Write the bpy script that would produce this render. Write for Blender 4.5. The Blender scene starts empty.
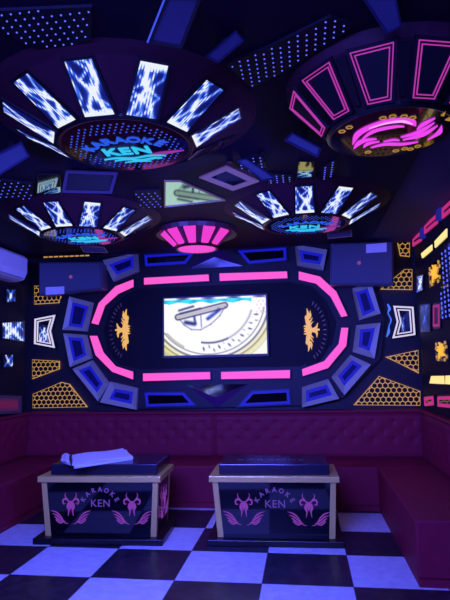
import bpy, bmesh, math, random
from mathutils import Vector, Matrix
SC = bpy.context.scene
COL = SC.collection
R = math.radians

# ------------------------------------------------------------------ camera
YAW, PITCH, ROLL, FPX, CZ = .139388, .117936, -.0190028, 545.0, 1.45767
cy, sy, cp, sp, cr, sr = math.cos(YAW), math.sin(YAW), math.cos(PITCH), math.sin(PITCH), math.cos(ROLL), math.sin(ROLL)
FW = Vector((-sy*cp, cy*cp, sp)); _rt = Vector((cy, sy, 0)); _up = _rt.cross(FW)
RT = _rt*cr + _up*sr; UP = _up*cr - _rt*sr
CAM = Vector((0, 0, CZ))
cd = bpy.data.cameras.new('camera'); cam = bpy.data.objects.new('camera', cd); COL.objects.link(cam)
M = Matrix((RT, UP, -FW)).transposed().to_4x4(); M.translation = CAM; cam.matrix_world = M
cd.sensor_fit = 'VERTICAL'; cd.sensor_height = 24; cd.lens = FPX/600*24; cd.clip_start = .05
SC.camera = cam

def ray(x, y): return FW*FPX + RT*(x-225) - UP*(y-300)

class Plane:
    """a real plane of the room with in-plane axes a, b and outward normal n"""
    def __init__(s, o, a, b, n): s.o, s.a, s.b, s.n = Vector(o), Vector(a).normalized(), Vector(b).normalized(), Vector(n).normalized()
    def P(s, u, v, d=0): return s.o + s.a*u + s.b*v + s.n*d
    def px(s, x, y):
        r = ray(x, y); t = (s.o-CAM).dot(s.n)/r.dot(s.n); p = CAM + r*t - s.o
        return (p.dot(s.a), p.dot(s.b))
    def poly(s, pts): return [s.px(*p) for p in pts]
    def up(s, d): return Plane(s.o+s.n*d, s.a, s.b, s.n)

YW, XR, XL, ZC = 6.35, 1.33, -3.37, 2.80
BACK = Plane((0, YW, 0), (1, 0, 0), (0, 0, 1), (0, -1, 0))
RIGHT = Plane((XR, 0, 0), (0, -1, 0), (0, 0, 1), (-1, 0, 0))
LEFT = Plane((XL, 0, 0), (0, 1, 0), (0, 0, 1), (1, 0, 0))
CEIL = Plane((0, 0, ZC), (1, 0, 0), (0, -1, 0), (0, 0, -1))

# ------------------------------------------------------------------ materials
def lin(c):
    o = []
    for v in c[:3]:
        v /= 255
        o.append(v/12.92 if v <= .04045 else ((v+.055)/1.055)**2.4)
    return tuple(o)+(1,)
MATS = {}
def pbr(name, rgb, rough=.5, metal=0, coat=0, spec=.5, bump=0, bscale=60, var=0, vscale=8):
    if name in MATS: return MATS[name]
    m = bpy.data.materials.new(name); m.use_nodes = True; nt = m.node_tree; b = nt.nodes['Principled BSDF']
    b.inputs['Base Color'].default_value = lin(rgb); b.inputs['Roughness'].default_value = rough
    b.inputs['Metallic'].default_value = metal; b.inputs['Coat Weight'].default_value = coat
    b.inputs['Specular IOR Level'].default_value = spec
    tc = nt.nodes.new('ShaderNodeTexCoord')
    if bump:
        n = nt.nodes.new('ShaderNodeTexNoise'); n.inputs['Scale'].default_value = bscale; n.inputs['Detail'].default_value = 4
        bp = nt.nodes.new('ShaderNodeBump'); bp.inputs['Strength'].default_value = bump; bp.inputs['Distance'].default_value = .01
        nt.links.new(tc.outputs['Object'], n.inputs['Vector']); nt.links.new(n.outputs['Fac'], bp.inputs['Height'])
        nt.links.new(bp.outputs['Normal'], b.inputs['Normal'])
    if var:
        n = nt.nodes.new('ShaderNodeTexNoise'); n.inputs['Scale'].default_value = vscale; n.inputs['Detail'].default_value = 5
        r = nt.nodes.new('ShaderNodeMix'); r.data_type = 'RGBA'
        c = lin(rgb); r.inputs[6].default_value = tuple(x*(1-var) for x in c[:3])+(1,)
        r.inputs[7].default_value = tuple(min(1, x*(1+var)) for x in c[:3])+(1,)
        nt.links.new(tc.outputs['Object'], n.inputs['Vector']); nt.links.new(n.outputs['Fac'], r.inputs[0])
        nt.links.new(r.outputs[2], b.inputs['Base Color'])
    MATS[name] = m; return m
def glow(name, rgb, k=1.0):
    if name in MATS: return MATS[name]
    m = bpy.data.materials.new(name); m.use_nodes = True; b = m.node_tree.nodes['Principled BSDF']
    b.inputs['Base Color'].default_value = (.02, .02, .02, 1); b.inputs['Roughness'].default_value = .5
    b.inputs['Emission Color'].default_value = lin(rgb); b.inputs['Emission Strength'].default_value = k
    MATS[name] = m; return m
def screen_mat():
    if 'screen' in MATS: return MATS['screen']
    m = bpy.data.materials.new('led_screen'); m.use_nodes = True; nt = m.node_tree; b = nt.nodes['Principled BSDF']
    b.inputs['Base Color'].default_value = (.01, .01, .01, 1); b.inputs['Roughness'].default_value = .4
    a = nt.nodes.new('ShaderNodeAttribute'); a.attribute_name = 'pixels'
    nt.links.new(a.outputs['Color'], b.inputs['Emission Color']); b.inputs['Emission Strength'].default_value = 1.0
    MATS['screen'] = m; return m

M_WALL = pbr('dark_panel_wall', (22, 20, 30), .55, bump=.05, bscale=30)
M_CEIL = pbr('matte_ceiling_paint', (70, 60, 84), .85, bump=.05, bscale=80)
M_SHEET = pbr('black_acrylic_sheet', (30, 22, 40), .5, spec=.03)
M_MIRROR = pbr('tinted_mirror', (138, 190, 178), .04, metal=1)
M_BLACK = pbr('black_plastic', (17, 15, 20), .32, var=.3)
M_GLOSS = pbr('black_gloss', (12, 10, 16), .08, coat=.6)
M_SHELL = pbr('fixture_shell', (60, 26, 40), .6, spec=.15, var=.25, vscale=5)
M_GREY = pbr('grey_frame', (176, 134, 92), .35, var=.15)
M_BLUEGREY = pbr('pale_blue_frame', (184, 184, 152), .45, bump=.03, var=.08)
M_DKBLUE = pbr('dark_blue_frame', (36, 34, 70), .4)
M_GOLD = pbr('gold_trim', (232, 204, 104), .28, metal=.25, bump=.03, bscale=200)
M_TGLASS = pbr('black_table_glass', (10, 9, 16), .07, coat=.5)
M_TTOP = pbr('black_table_top', (34, 30, 44), .2, var=.2, vscale=20)
M_WHITE = pbr('white_plastic', (225, 225, 228), .35, var=.04)
M_PAPER = pbr('white_paper', (240, 240, 240), .75, bump=.08, bscale=40)
M_SPK = pbr('speaker_cloth', (92, 96, 112), .75, bump=.5, bscale=400)
M_SPKB = pbr('speaker_box', (70, 70, 86), .45)
M_LABEL = pbr('pale_label', (245, 245, 250), .5)
M_LEATHER = pbr('wine_leather', (138, 30, 54), .58, spec=.2, bump=.12, bscale=70, var=.14, vscale=9)
M_GOLDB = glow('gold_bird_light', (238, 180, 84), 1.0)
M_PINK = glow('pink_light', (255, 92, 205), 1.0)
M_PINKD = glow('pink_neon', (180, 52, 160), 1.0)
M_PINKR = glow('rose_neon', (190, 42, 120), 1.0)
M_LAMPPINK = glow('pink_lamp_shade', (240, 60, 205), 1.0)
M_BLUE = glow('deep_blue_light', (17, 20, 185), 1.0)
M_BLUED = glow('dim_blue_light', (10, 12, 95), 1.0)
M_FACET = glow('blue_facet', (22, 28, 130), 1.0)
M_DOT = glow('led_dot', (92, 104, 255), 1.3)
M_YEL = glow('amber_backlight', (196, 146, 74), 1.0)
M_CREAM = glow('cream_light', (255, 226, 140), 1.1)
M_GOLDL = glow('gold_light', (255, 188, 58), 1.0)
M_NWHITE = glow('white_neon', (216, 208, 240), 1.0)
M_CYAN = glow('cyan_sign', (44, 196, 240), 1.0)
M_SKY = glow('blue_sign', (34, 86, 225), 1.0)
M_MAG = glow('magenta_light', (240, 70, 240), 1.0)
M_PALE = glow('pale_pink_light', (255, 178, 250), 1.0)
M_SIGN = glow('lit_pink_engraving', (118, 50, 150), 1.0)
M_SIGN2 = glow('lit_violet_engraving', (96, 62, 170), .8)
M_ORANGE = glow('orange_light', (220, 110, 60), .8)
M_STRIP = glow('blue_led_strip', (60, 80, 235), 1.0)

# ------------------------------------------------------------------ mesh builder
def area(p): return .5*sum(p[i][0]*p[(i+1) % len(p)][1]-p[(i+1) % len(p)][0]*p[i][1] for i in range(len(p)))
def inset(poly, t):
    n = len(poly); s = 1 if area(poly) > 0 else -1; out = []
    for i in range(n):
        p0, p1, p2 = Vector(poly[i-1]), Vector(poly[i]), Vector(poly[(i+1) % n])
        d1 = (p1-p0).normalized(); d2 = (p2-p1).normalized()
        n1 = Vector((-d1.y, d1.x))*s; n2 = Vector((-d2.y, d2.x))*s
        k = n1+n2; q = k.dot(k)
        m = k*(2/q) if q > .15 else n1
        out.append(tuple(p1+m*t))
    return out
def clip(poly, cl):
    s = 1 if area(cl) > 0 else -1; out = list(poly)
    for i in range(len(cl)):
        a, b = cl[i], cl[(i+1) % len(cl)]; inp, out = out, []
        f = lambda p: s*((b[0]-a[0])*(p[1]-a[1])-(b[1]-a[1])*(p[0]-a[0]))
        for j in range(len(inp)):
            p, q = inp[j-1], inp[j]; fp, fq = f(p), f(q)
            if (fp >= 0) != (fq >= 0):
                t = fp/(fp-fq); out.append((p[0]+(q[0]-p[0])*t, p[1]+(q[1]-p[1])*t))
            if fq >= 0: out.append(q)
        if not out: return []
    return out
def inside(p, poly):
    r = False
    for i in range(len(poly)):
        a, b = poly[i-1], poly[i]
        if (a[1] > p[1]) != (b[1] > p[1]) and p[0] < (b[0]-a[0])*(p[1]-a[1])/(b[1]-a[1])+a[0]: r = not r
    return r
def smooth(pts, n=6):
    out = []
    for i in range(len(pts)-1):
        p0, p1, p2, p3 = pts[max(i-1, 0)], pts[i], pts[i+1], pts[min(i+2, len(pts)-1)]
        for k in range(n):
            t = k/n
            out.append(tuple(.5*((2*b)+(-a+c)*t+(2*a-5*b+4*c-d)*t*t+(-a+3*b-3*c+d)*t**3) for a, b, c, d in zip(p0, p1, p2, p3)))
    out.append(tuple(pts[-1])); return out

class MB:
    def __init__(s): s.v, s.f, s.m = [], [], []
    def add(s, vs, fs, m=0):
        k = len(s.v); s.v += [Vector(x) for x in vs]
        for f in fs: s.f.append([k+i for i in f]); s.m.append(m)
        return s
    def prism(s, pl, poly, d0, d1, m=0):
        n = len(poly)
        vs = [pl.P(u, v, d0) for u, v in poly]+[pl.P(u, v, d1) for u, v in poly]
        return s.add(vs, [list(range(n)), list(range(n, 2*n))]+[[i, (i+1) % n, n+(i+1) % n, n+i] for i in range(n)], m)
    def taper(s, pl, p0, d0, p1, d1, m=0):
        n = len(p0); vs = [pl.P(u, v, d0) for u, v in p0]+[pl.P(u, v, d1) for u, v in p1]
        return s.add(vs, [list(range(n)), list(range(n, 2*n))]+[[i, (i+1) % n, n+(i+1) % n, n+i] for i in range(n)], m)
    def ring(s, pl, o, i, d0, d1, m=0, di=None):
        n = len(o); di = d1 if di is None else di
        vs = [pl.P(u, v, d0) for u, v in o]+[pl.P(u, v, d1) for u, v in o]+[pl.P(u, v, di) for u, v in i]+[pl.P(u, v, d0) for u, v in i]
        fs = []
        for k in range(n):
            j = (k+1) % n
            for a in range(4): b = (a+1) % 4; fs.append([a*n+k, a*n+j, b*n+j, b*n+k])
        return s.add(vs, fs, m)
    def box(s, x0, x1, y0, y1, z0, z1, m=0):
        vs = [(x, y, z) for z in (z0, z1) for x, y in ((x0, y0), (x1, y0), (x1, y1), (x0, y1))]
        return s.add(vs, [[0, 1, 2, 3], [4, 5, 6, 7], [0, 1, 5, 4], [1, 2, 6, 5], [2, 3, 7, 6], [3, 0, 4, 7]], m)
    def lathe(s, prof, n=32, m=0, c=(0, 0), cap=True):
        vs = [(c[0]+r*math.sin(2*math.pi*k/n), c[1]-r*math.cos(2*math.pi*k/n), z) for r, z in prof for k in range(n)]
        fs = [[i*n+k, i*n+(k+1) % n, (i+1)*n+(k+1) % n, (i+1)*n+k] for i in range(len(prof)-1) for k in range(n)]
        if cap: fs += [list(range(n)), list(range((len(prof)-1)*n, len(prof)*n))]
        return s.add(vs, fs, m)
    def ribbon(s, pl, pts, w, d0, d1, m=0, n=6):
        q = smooth([tuple(p)+(x,) for p, x in zip(pts, w)], n); L, Rr = [], []
        for i, (x, y, ww) in enumerate(q):
            a, b = q[max(i-1, 0)], q[min(i+1, len(q)-1)]; d = Vector((b[0]-a[0], b[1]-a[1]))
            d = d.normalized() if d.length > 1e-9 else Vector((1, 0))
            ww = max(ww, .0004)
            L.append((x-d.y*ww/2, y+d.x*ww/2)); Rr.append((x+d.y*ww/2, y-d.x*ww/2))
        for i in range(len(q)-1):
            s.prism(pl, [L[i], L[i+1], Rr[i+1], Rr[i]], d0, d1, m)
        return s
    def text(s, pl, txt, size, u, v, d0, d1, m=0, rot=0, bold=0, sx=1):
        cu = bpy.data.curves.new('t', 'FONT'); cu.body = txt; cu.size = size; cu.align_x = 'CENTER'; cu.align_y = 'CENTER'
        cu.resolution_u = 2; cu.space_character = 1.08; cu.offset = bold; cu.extrude = .5
        o = bpy.data.objects.new('t', cu); COL.objects.link(o)
        me = bpy.data.meshes.new_from_object(o)
        c, q = math.cos(rot), math.sin(rot)
        vs = [pl.P(u+(p.co.x*c*sx-p.co.y*q), v+(p.co.x*sx*q+p.co.y*c), d0 if p.co.z < 0 else d1) for p in me.vertices]
        s.add(vs, [list(f.vertices) for f in me.polygons], m)
        bpy.data.objects.remove(o); bpy.data.curves.remove(cu); bpy.data.meshes.remove(me)
        return s
    def arc_text(s, pl, txt, size, u, v, r, a0, a1, d0, d1, m=0, bold=0):
        for i, ch in enumerate(txt):
            a = a0+(a1-a0)*i/(len(txt)-1)
            s.text(pl, ch, size, u+r*math.sin(a), v+r*math.cos(a), d0, d1, m, -a, bold)
        return s
    def build(s, name, mats, parent=None, bevel=0, shade=False, origin=None):
        mats = mats if isinstance(mats, (list, tuple)) else [mats]
        if parent is not None: off = ORIGIN.get(parent.name, Vector())
        elif origin is not None: off = Vector(origin)
        else:
            lo = [min(v[i] for v in s.v) for i in range(3)]; hi = [max(v[i] for v in s.v) for i in range(3)]
            off = Vector(((lo[0]+hi[0])/2, (lo[1]+hi[1])/2, lo[2]))
        me = bpy.data.meshes.new(name); me.from_pydata([v-off for v in s.v], [], s.f)
        for m in mats: me.materials.append(m)
        for p, m in zip(me.polygons, s.m): p.material_index = m
        bm = bmesh.new(); bm.from_mesh(me)
        bmesh.ops.recalc_face_normals(bm, faces=bm.faces)
        bm.to_mesh(me); bm.free()
        if shade:
            for p in me.polygons: p.use_smooth = True
        o = bpy.data.objects.new(name, me); COL.objects.link(o)
        if parent is not None:
            o.parent = parent; ORIGIN[o.name] = off
        else:
            o.location = off; ORIGIN[o.name] = off
        if bevel:
            b = o.modifiers.new('bevel', 'BEVEL'); b.width = bevel; b.segments = 2; b.limit_method = 'ANGLE'; b.angle_limit = R(40)
        return o
ORIGIN = {}
def tag(o, label, cat, group=None, kind=None):
    o['label'] = label; o['category'] = cat
    if group: o['group'] = group
    if kind: o['kind'] = kind
    return o
def thing(name, label, cat, loc=(0, 0, 0), group=None):
    o = bpy.data.objects.new(name, None); COL.objects.link(o); o.location = loc; o.empty_display_size = .1
    ORIGIN[o.name] = Vector(loc); return tag(o, label, cat, group)
def struct(o, label=None):
    o['kind'] = 'structure'
    if label: o['label'] = label
    return o
def dup(root, loc, label=None, group=None):
    r = root.copy(); COL.objects.link(r); r.location = loc
    if label: r['label'] = label
    if group: r['group'] = group
    def rec(src, dst):
        for ch in list(src.children):
            c = ch.copy(); COL.objects.link(c); c.parent = dst; rec(ch, c)
    rec(root, r); return r
def pixels(name, pl, quad, nx, ny, fn, d, parent=None):
    """an LED / LCD screen: a lattice of cells, each with its own colour. quad = bottom-left, bottom-right, top-right, top-left"""
    vs, fs, cols = [], [], []
    A, B, C, D = [Vector(p) for p in quad]
    for j in range(ny+1):
        for i in range(nx+1):
            u, v = i/nx, j/ny; p = (A*(1-u)+B*u)*(1-v)+(D*(1-u)+C*u)*v; vs.append(pl.P(p.x, p.y, d))
    for j in range(ny):
        for i in range(nx):
            fs.append([j*(nx+1)+i, j*(nx+1)+i+1, (j+1)*(nx+1)+i+1, (j+1)*(nx+1)+i]); cols.append(lin(fn((i+.5)/nx, (j+.5)/ny)))
    off = ORIGIN.get(parent.name, Vector()) if parent is not None else Vector(vs[0])
    me = bpy.data.meshes.new(name); me.from_pydata([v-off for v in vs], [], fs); me.materials.append(screen_mat())
    at = me.color_attributes.new('pixels', 'FLOAT_COLOR', 'CORNER')
    for p in me.polygons:
        for li in p.loop_indices: at.data[li].color = cols[p.index]
    o = bpy.data.objects.new(name, me); COL.objects.link(o)
    if parent is not None: o.parent = parent
    else: o.location = off
    return o
def mixc(a, b, t):
    t = max(0, min(1, t)); return tuple(x+(y-x)*t for x, y in zip(a, b))
def seg(px, py, a, b):
    ax, ay = a; bx, by = b; dx, dy = bx-ax, by-ay; t = max(0, min(1, ((px-ax)*dx+(py-ay)*dy)/(dx*dx+dy*dy+1e-9)))
    return math.hypot(px-ax-dx*t, py-ay-dy*t)
def lightning(seed, white_end=None, asp=2.0, dim=1.0, base=(12, 18, 96)):
    """electric arcs running over a blue LED panel"""
    rg = random.Random(seed); lines = []
    for _ in range(4):
        x = rg.uniform(.05, .95); y = 0; pts = [(x, 0)]
        while y < asp:
            y += rg.uniform(.2, .5); x = min(1.05, max(-.05, x+rg.uniform(-.42, .42))); pts.append((x, y))
        lines.append((pts, rg.uniform(.5, 1)))
    lines.append(([(rg.uniform(0, .2), 0), (rg.uniform(.7, 1), asp)], .8)); lines.append(([(rg.uniform(.8, 1), 0), (rg.uniform(0, .3), asp*.95)], .7))
    cx, cy_ = rg.uniform(.35, .65), rg.uniform(.35, .6)*asp
    def f(u, v):
        x, y = u, v*asp; I = 0
        for pts, w in lines:
            d = min(seg(x, y, pts[i], pts[i+1]) for i in range(len(pts)-1)); I += w*(math.exp(-(d/.055)**2)+.33*math.exp(-(d/.16)**2))
        I += .8*math.exp(-((x-cx)**2+(y-cy_)**2)/.03)
        if white_end == 0: I += 2.2*max(0, 1-v/.13)
        if white_end == 1: I += 2.2*max(0, 1-(1-v)/.16)
        I = max(0, I-.12)*dim*(.86+.34*math.sin(u*56.5+.6))
        if I < .5: return mixc(base, (40, 90, 232), I/.5)
        return mixc((40, 90, 232), (235, 242, 255), (I-.5)/.6)
    return f
def hexpts(c, r, rot=0): return [(c[0]+r*math.cos(rot+k*math.pi/3), c[1]+r*math.sin(rot+k*math.pi/3)) for k in range(6)]

# ------------------------------------------------------------------ the room
FLOOR_ROT = 0
def floor_mat():
    m = bpy.data.materials.new('checker_tiles'); m.use_nodes = True; nt = m.node_tree; b = nt.nodes['Principled BSDF']; L = nt.links.new
    tc = nt.nodes.new('ShaderNodeTexCoord'); mp = nt.nodes.new('ShaderNodeMapping')
    mp.inputs['Location'].default_value = (2.12487/.6, -4.43056/.6, .37); mp.inputs['Scale'].default_value = (1/.6,)*3
    L(tc.outputs['Object'], mp.inputs['Vector'])
    ck = nt.nodes.new('ShaderNodeTexChecker'); ck.inputs['Scale'].default_value = 1
    L(mp.outputs['Vector'], ck.inputs['Vector'])
    n = nt.nodes.new('ShaderNodeTexNoise'); n.inputs['Scale'].default_value = 14; n.inputs['Detail'].default_value = 6; n.inputs['Roughness'].default_value = .65
    L(tc.outputs['Object'], n.inputs['Vector'])
    rp = nt.nodes.new('ShaderNodeValToRGB'); rp.color_ramp.elements[0].position = .42; rp.color_ramp.elements[1].position = .72
    rp.color_ramp.elements[0].color = (.014, .012, .02, 1); rp.color_ramp.elements[1].color = (.05, .04, .05, 1)
    L(n.outputs['Fac'], rp.inputs['Fac'])
    rw = nt.nodes.new('ShaderNodeValToRGB'); rw.color_ramp.elements[0].position = .3; rw.color_ramp.elements[1].position = .7
    rw.color_ramp.elements[0].color = (.6, .6, .62, 1); rw.color_ramp.elements[1].color = (.82, .82, .84, 1)
    L(n.outputs['Fac'], rw.inputs['Fac'])
    mx = nt.nodes.new('ShaderNodeMix'); mx.data_type = 'RGBA'; L(ck.outputs['Fac'], mx.inputs[0]); L(rp.outputs['Color'], mx.inputs[6]); L(rw.outputs['Color'], mx.inputs[7])
    # thin grout joints
    br = nt.nodes.new('ShaderNodeTexBrick'); br.offset = 0; br.inputs['Scale'].default_value = 1; br.inputs['Brick Width'].default_value = 1; br.inputs['Row Height'].default_value = 1
    br.inputs['Mortar Size'].default_value = .004; L(mp.outputs['Vector'], br.inputs['Vector'])
    gx = nt.nodes.new('ShaderNodeMix'); gx.data_type = 'RGBA'; L(br.outputs['Fac'], gx.inputs[0]); L(mx.outputs[2], gx.inputs[6]); gx.inputs[7].default_value = (.06, .06, .07, 1)
    L(gx.outputs[2], b.inputs['Base Color']); b.inputs['Roughness'].default_value = .3
    return m
Y0 = -1.6
struct(MB().box(XL-.1, XR+.1, Y0-.1, YW+.1, -.1, 0).build('floor', floor_mat(), origin=(0, 0, 0)), 'black and white chequered tile floor')
struct(MB().box(XL-.1, XR+.1, Y0-.1, YW+.1, ZC, ZC+.1).build('ceiling', M_CEIL), 'dark matte ceiling')
struct(MB().box(XL-.1, XR+.1, YW, YW+.1, 0, ZC).build('wall_back', M_WALL))
struct(MB().box(XL-.1, XL, Y0, YW, 0, ZC).build('wall_left', M_WALL))
struct(MB().box(XR, XR+.1, Y0, YW, 0, ZC).build('wall_right', M_WALL))
struct(MB().box(XL-.1, XR+.1, Y0-.1, Y0, 0, ZC).build('wall_rear', M_WALL))

# ------------------------------------------------------------------ banquette sofas
SZ, BZ = .42, .905
def tufted(mb, pl, u0, u1, v0, v1, th, nseg, rows, step=.21):
    """quilted upholstery with button dimples over a back panel: grid with thickness th off the plane"""
    nu = max(8, int((u1-u0)/.035)); nv = max(8, int((v1-v0)/.03)); vs = []
    btn = []
    for r in range(rows):
        k = 0
        while True:
            u = u0+.10+step*k+(step/2 if r % 2 else 0); k += 1
            if u > u1-.06: break
            btn.append((u, v0+(v1-v0)*(.42+.38*r/(max(1, rows-1)))))
    seams = [u0+(u1-u0)*k/nseg for k in range(nseg+1)]
    for j in range(nv+1):
        for i in range(nu+1):
            u = u0+(u1-u0)*i/nu; v = v0+(v1-v0)*j/nv; d = th
            e = min(j, nv-j)/nv*(v1-v0); d -= .03*max(0, 1-e/.05)**2
            ds = min(abs(u-x) for x in seams); d -= .018*math.exp(-(ds/.014)**2)
            for b in btn:
                q = (u-b[0])**2+(v-b[1])**2
                if q < .02: d -= .014*math.exp(-q/.0011)
            vs.append(pl.P(u, v, d))
    fs = [[j*(nu+1)+i, j*(nu+1)+i+1, (j+1)*(nu+1)+i+1, (j+1)*(nu+1)+i] for j in range(nv) for i in range(nu)]
    mb.add(vs, fs)
    k = [(u0, v0), (u1, v0), (u1, v1), (u0, v1)]
    mb.prism(pl, k, 0, th-.035)
    return btn
def sofa(label, pl, u0, u1, front, bt, ends, nseg):
    """pl: the wall behind it; front: distance of the seat edge from the wall; bt: backrest thickness"""
    t = thing('banquette_sofa', label, 'sofa', pl.P((u0+u1)/2, 0, front/2), 'banquette sofas around the room')
    q = lambda a, b, d0, d1: MB().prism(pl, [(u0, a), (u1, a), (u1, b), (u0, b)], d0, d1)
    q(0, .05, 0, front-.006).build('base', M_LEATHER, t)
    q(.05, SZ, .01, front).build('seat', M_LEATHER, t, bevel=.014)
    u0, u1 = ends
    mb = MB(); btn = tufted(mb, pl, u0+.003, u1-.003, SZ+.001, BZ, bt, nseg, 3)
    mb.build('backrest', M_LEATHER, t, shade=False)
    o0 = None
    for b in btn:
        if o0 is None:
            o0 = MB().taper(pl, hexpts(b, .012), bt-.03, hexpts(b, .006), bt-.012).build('button', M_LEATHER, t); b0 = b
        else:
            c = o0.copy(); COL.objects.link(c); c.parent = t; c.location = pl.a*(b[0]-b0[0])+pl.b*(b[1]-b0[1])
    MB().prism(pl, [(u0, BZ), (u1, BZ), (u1, BZ+.03), (u0, BZ+.03)], 0, bt-.004).build('top_rail', M_LEATHER, t, bevel=.012)
    return t
sofa('long wine red tufted banquette along the back wall under the screen', BACK, XL+.001, XR-.001, YW-5.70, .17, (XL+.001, XR-.001), 4)
sofa('wine red banquette along the right wall with its end facing the camera', RIGHT, -5.699, -3.86, XR-.69, .115, (-YW+.172, -3.86), 2)
sofa('wine red banquette along the left wall behind the paper topped table', LEFT, 3.3, 5.699, -2.722-XL, .13, (3.3, YW-.172), 3)

# ------------------------------------------------------------------ box tables with lit engravings
def emblem(pl, u, v, k, mat, par, label):
    W = lambda pts: [(u+x*k, v+y*k) for x, y in pts]
    mb = MB()
    for s in (-1, 1):
        mb.ribbon(pl, W([(s*.03, .17), (s*.12, .25), (s*.2, .22), (s*.19, .13), (s*.13, .14)]), [.025*k, .045*k, .04*k, .03*k, .008*k], 0, .004)   # horns
        mb.ribbon(pl, W([(s*.10, .25), (s*.15, .33), (s*.13, .41)]), [.03*k, .02*k, .004*k], 0, .004)
        mb.ribbon(pl, W([(s*.055, .16), (s*.075, .06), (s*.05, -.04), (s*.07, -.17)]), [.04*k, .07*k, .035*k, .01*k], 0, .0045)                   # cheeks, beard
    mb.prism(pl, W([(-.05, .2), (.05, .2), (.035, .05), (0, -.03), (-.035, .05)]), 0, .005)
    h = mb.build('winged_emblem', mat, par); h['label'] = label
    for s in (-1, 1):
        mb = MB()
        for i, (ex, ey, my) in enumerate(((.52, -.04, -.13), (.49, -.12, -.19), (.44, -.19, -.25), (.37, -.25, -.3))):
            mb.ribbon(pl, W([(s*.15, -.36+.02*i), (s*.27, my-.05), (s*.38, (my+ey)/2), (s*ex, ey)]), [.01*k, .028*k, .03*k, .006*k], 0, .004)
        mb.ribbon(pl, W([(s*.06, -.37), (s*.12, -.355), (s*.17, -.32)]), [.004*k, .014*k, .01*k], 0, .004)
        ORIGIN[h.name] = ORIGIN[par.name]; mb.build('wing', mat, h)
def table(label, w, d, loc, rz, right_side, slab):
    H = .497
    t = thing('box_table', label, 'table', (0, 0, 0), 'black glass box tables')
    # local frame: x right along the front, y away from the camera, origin at front-left-bottom
    MB().box(-.05, w+.05, -.055, d+.04, 0, .05).build('plinth', M_BLACK, t, bevel=.006)
    ti = .035
    def hexa(x0, x1, y0, y1, z0, X0, X1, Y0_, Y1, z1):
        return MB().add([(x0, y0, z0), (x1, y0, z0), (x1, y1, z0), (x0, y1, z0), (X0, Y0_, z1), (X1, Y0_, z1), (X1, Y1, z1), (X0, Y1, z1)],
                        [[0, 1, 2, 3], [4, 5, 6, 7], [0, 1, 5, 4], [1, 2, 6, 5], [2, 3, 7, 6], [3, 0, 4, 7]])
    hexa(ti, w-ti*.5, .02, d-.02, .05, 0, w, 0, d, H).build('cabinet', M_TGLASS, t)
    # gold corner posts lean with the sides
    g = .045
    for nm, (bx, by, tx, ty) in enumerate(((ti, .02, -.004, -.004), (w-ti*.5-g, .02, w-g+.004, -.004), (ti, d-.02-g, -.004, d-g+.004), (w-ti*.5-g, d-.02-g, w-g+.004, d-g+.004))):
        hexa(bx-.004, bx+g, by-.006, by+g, .05, tx, tx+g, ty-.006, ty+g, H).build('corner_post', M_GOLD, t, bevel=.003)
    MB().box(-.03, w+.03, -.03, d+.03, H, H+.048).build('gold_rim', M_GOLD, t, bevel=.004)
    MB().box(slab[0], slab[1], slab[2], slab[3], H+.048, H+.138).build('table_top', M_TTOP, t, bevel=.008)
    fp = Plane((w/2, .02-.02*.0, .05), (1, 0, 0), (0, -.02, H-.05), (0, -(H-.05), -.02))
    mid = (H-.05)/2
    lt = MB().text(fp, 'KEN', .086, .008, mid+.045, .0005, .004, 0, 0, 0)
    lt.build('name_lettering', M_SIGN2, t)['label'] = 'lit violet word KEN'
    lt = MB().arc_text(fp, 'KARAOKE', .054, .004, mid-.005, .165, R(-60), R(60), .0005, .004, 0, .001)
    lt.build('arched_lettering', M_SIGN2, t)['label'] = 'lit violet arched word KARAOKE'
    for s in (-1, 1):
        emblem(Plane(fp.P(0, 0, .0008), fp.a, fp.b, fp.n), s*w*.264+.015, mid+.0, .33, M_SIGN, t, 'lit pink horned head above two wings')
    if right_side:
        sp_ = Plane((w-ti*.5+.004, d/2, .05), (0, 1, 0), (ti*.5, 0, H-.05), (H-.05, 0, -ti*.5))
        emblem(Plane(sp_.P(0, 0, .005), sp_.a, sp_.b, sp_.n), 0, mid+.005, .33, M_SIGN, t, 'lit pink horned head on the side glass')
    t.location = loc; t.rotation_euler = (0, 0, rz)
    return t
tl = table('black box table with gold edges on the left, white papers lying on it', 1.0, .52, (-2.235, 4.52, 0), R(2.6), True, (.06, .99, .03, .58))
tr = table('black box table with gold edges and a bare top, near the right sofa', 1.0, .50, (-.775, 4.60, 0), R(1.6), True, (.05, .955, .02, .53))
# engraving on the bare table's top edge: faint lettering flat on the slab
e = MB().text(Plane((.47, .22, .6352), (1, 0, 0), (0, 1, 0), (0, 0, 1)), 'KARAOKE', .11, 0, 0, .0002, .001, 0, 0, -.002, 1.1)
e.build('top_lettering', pbr('faint_print', (110, 106, 130), .4), tr)['label'] = 'faint pale lettering on the table top'

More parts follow.
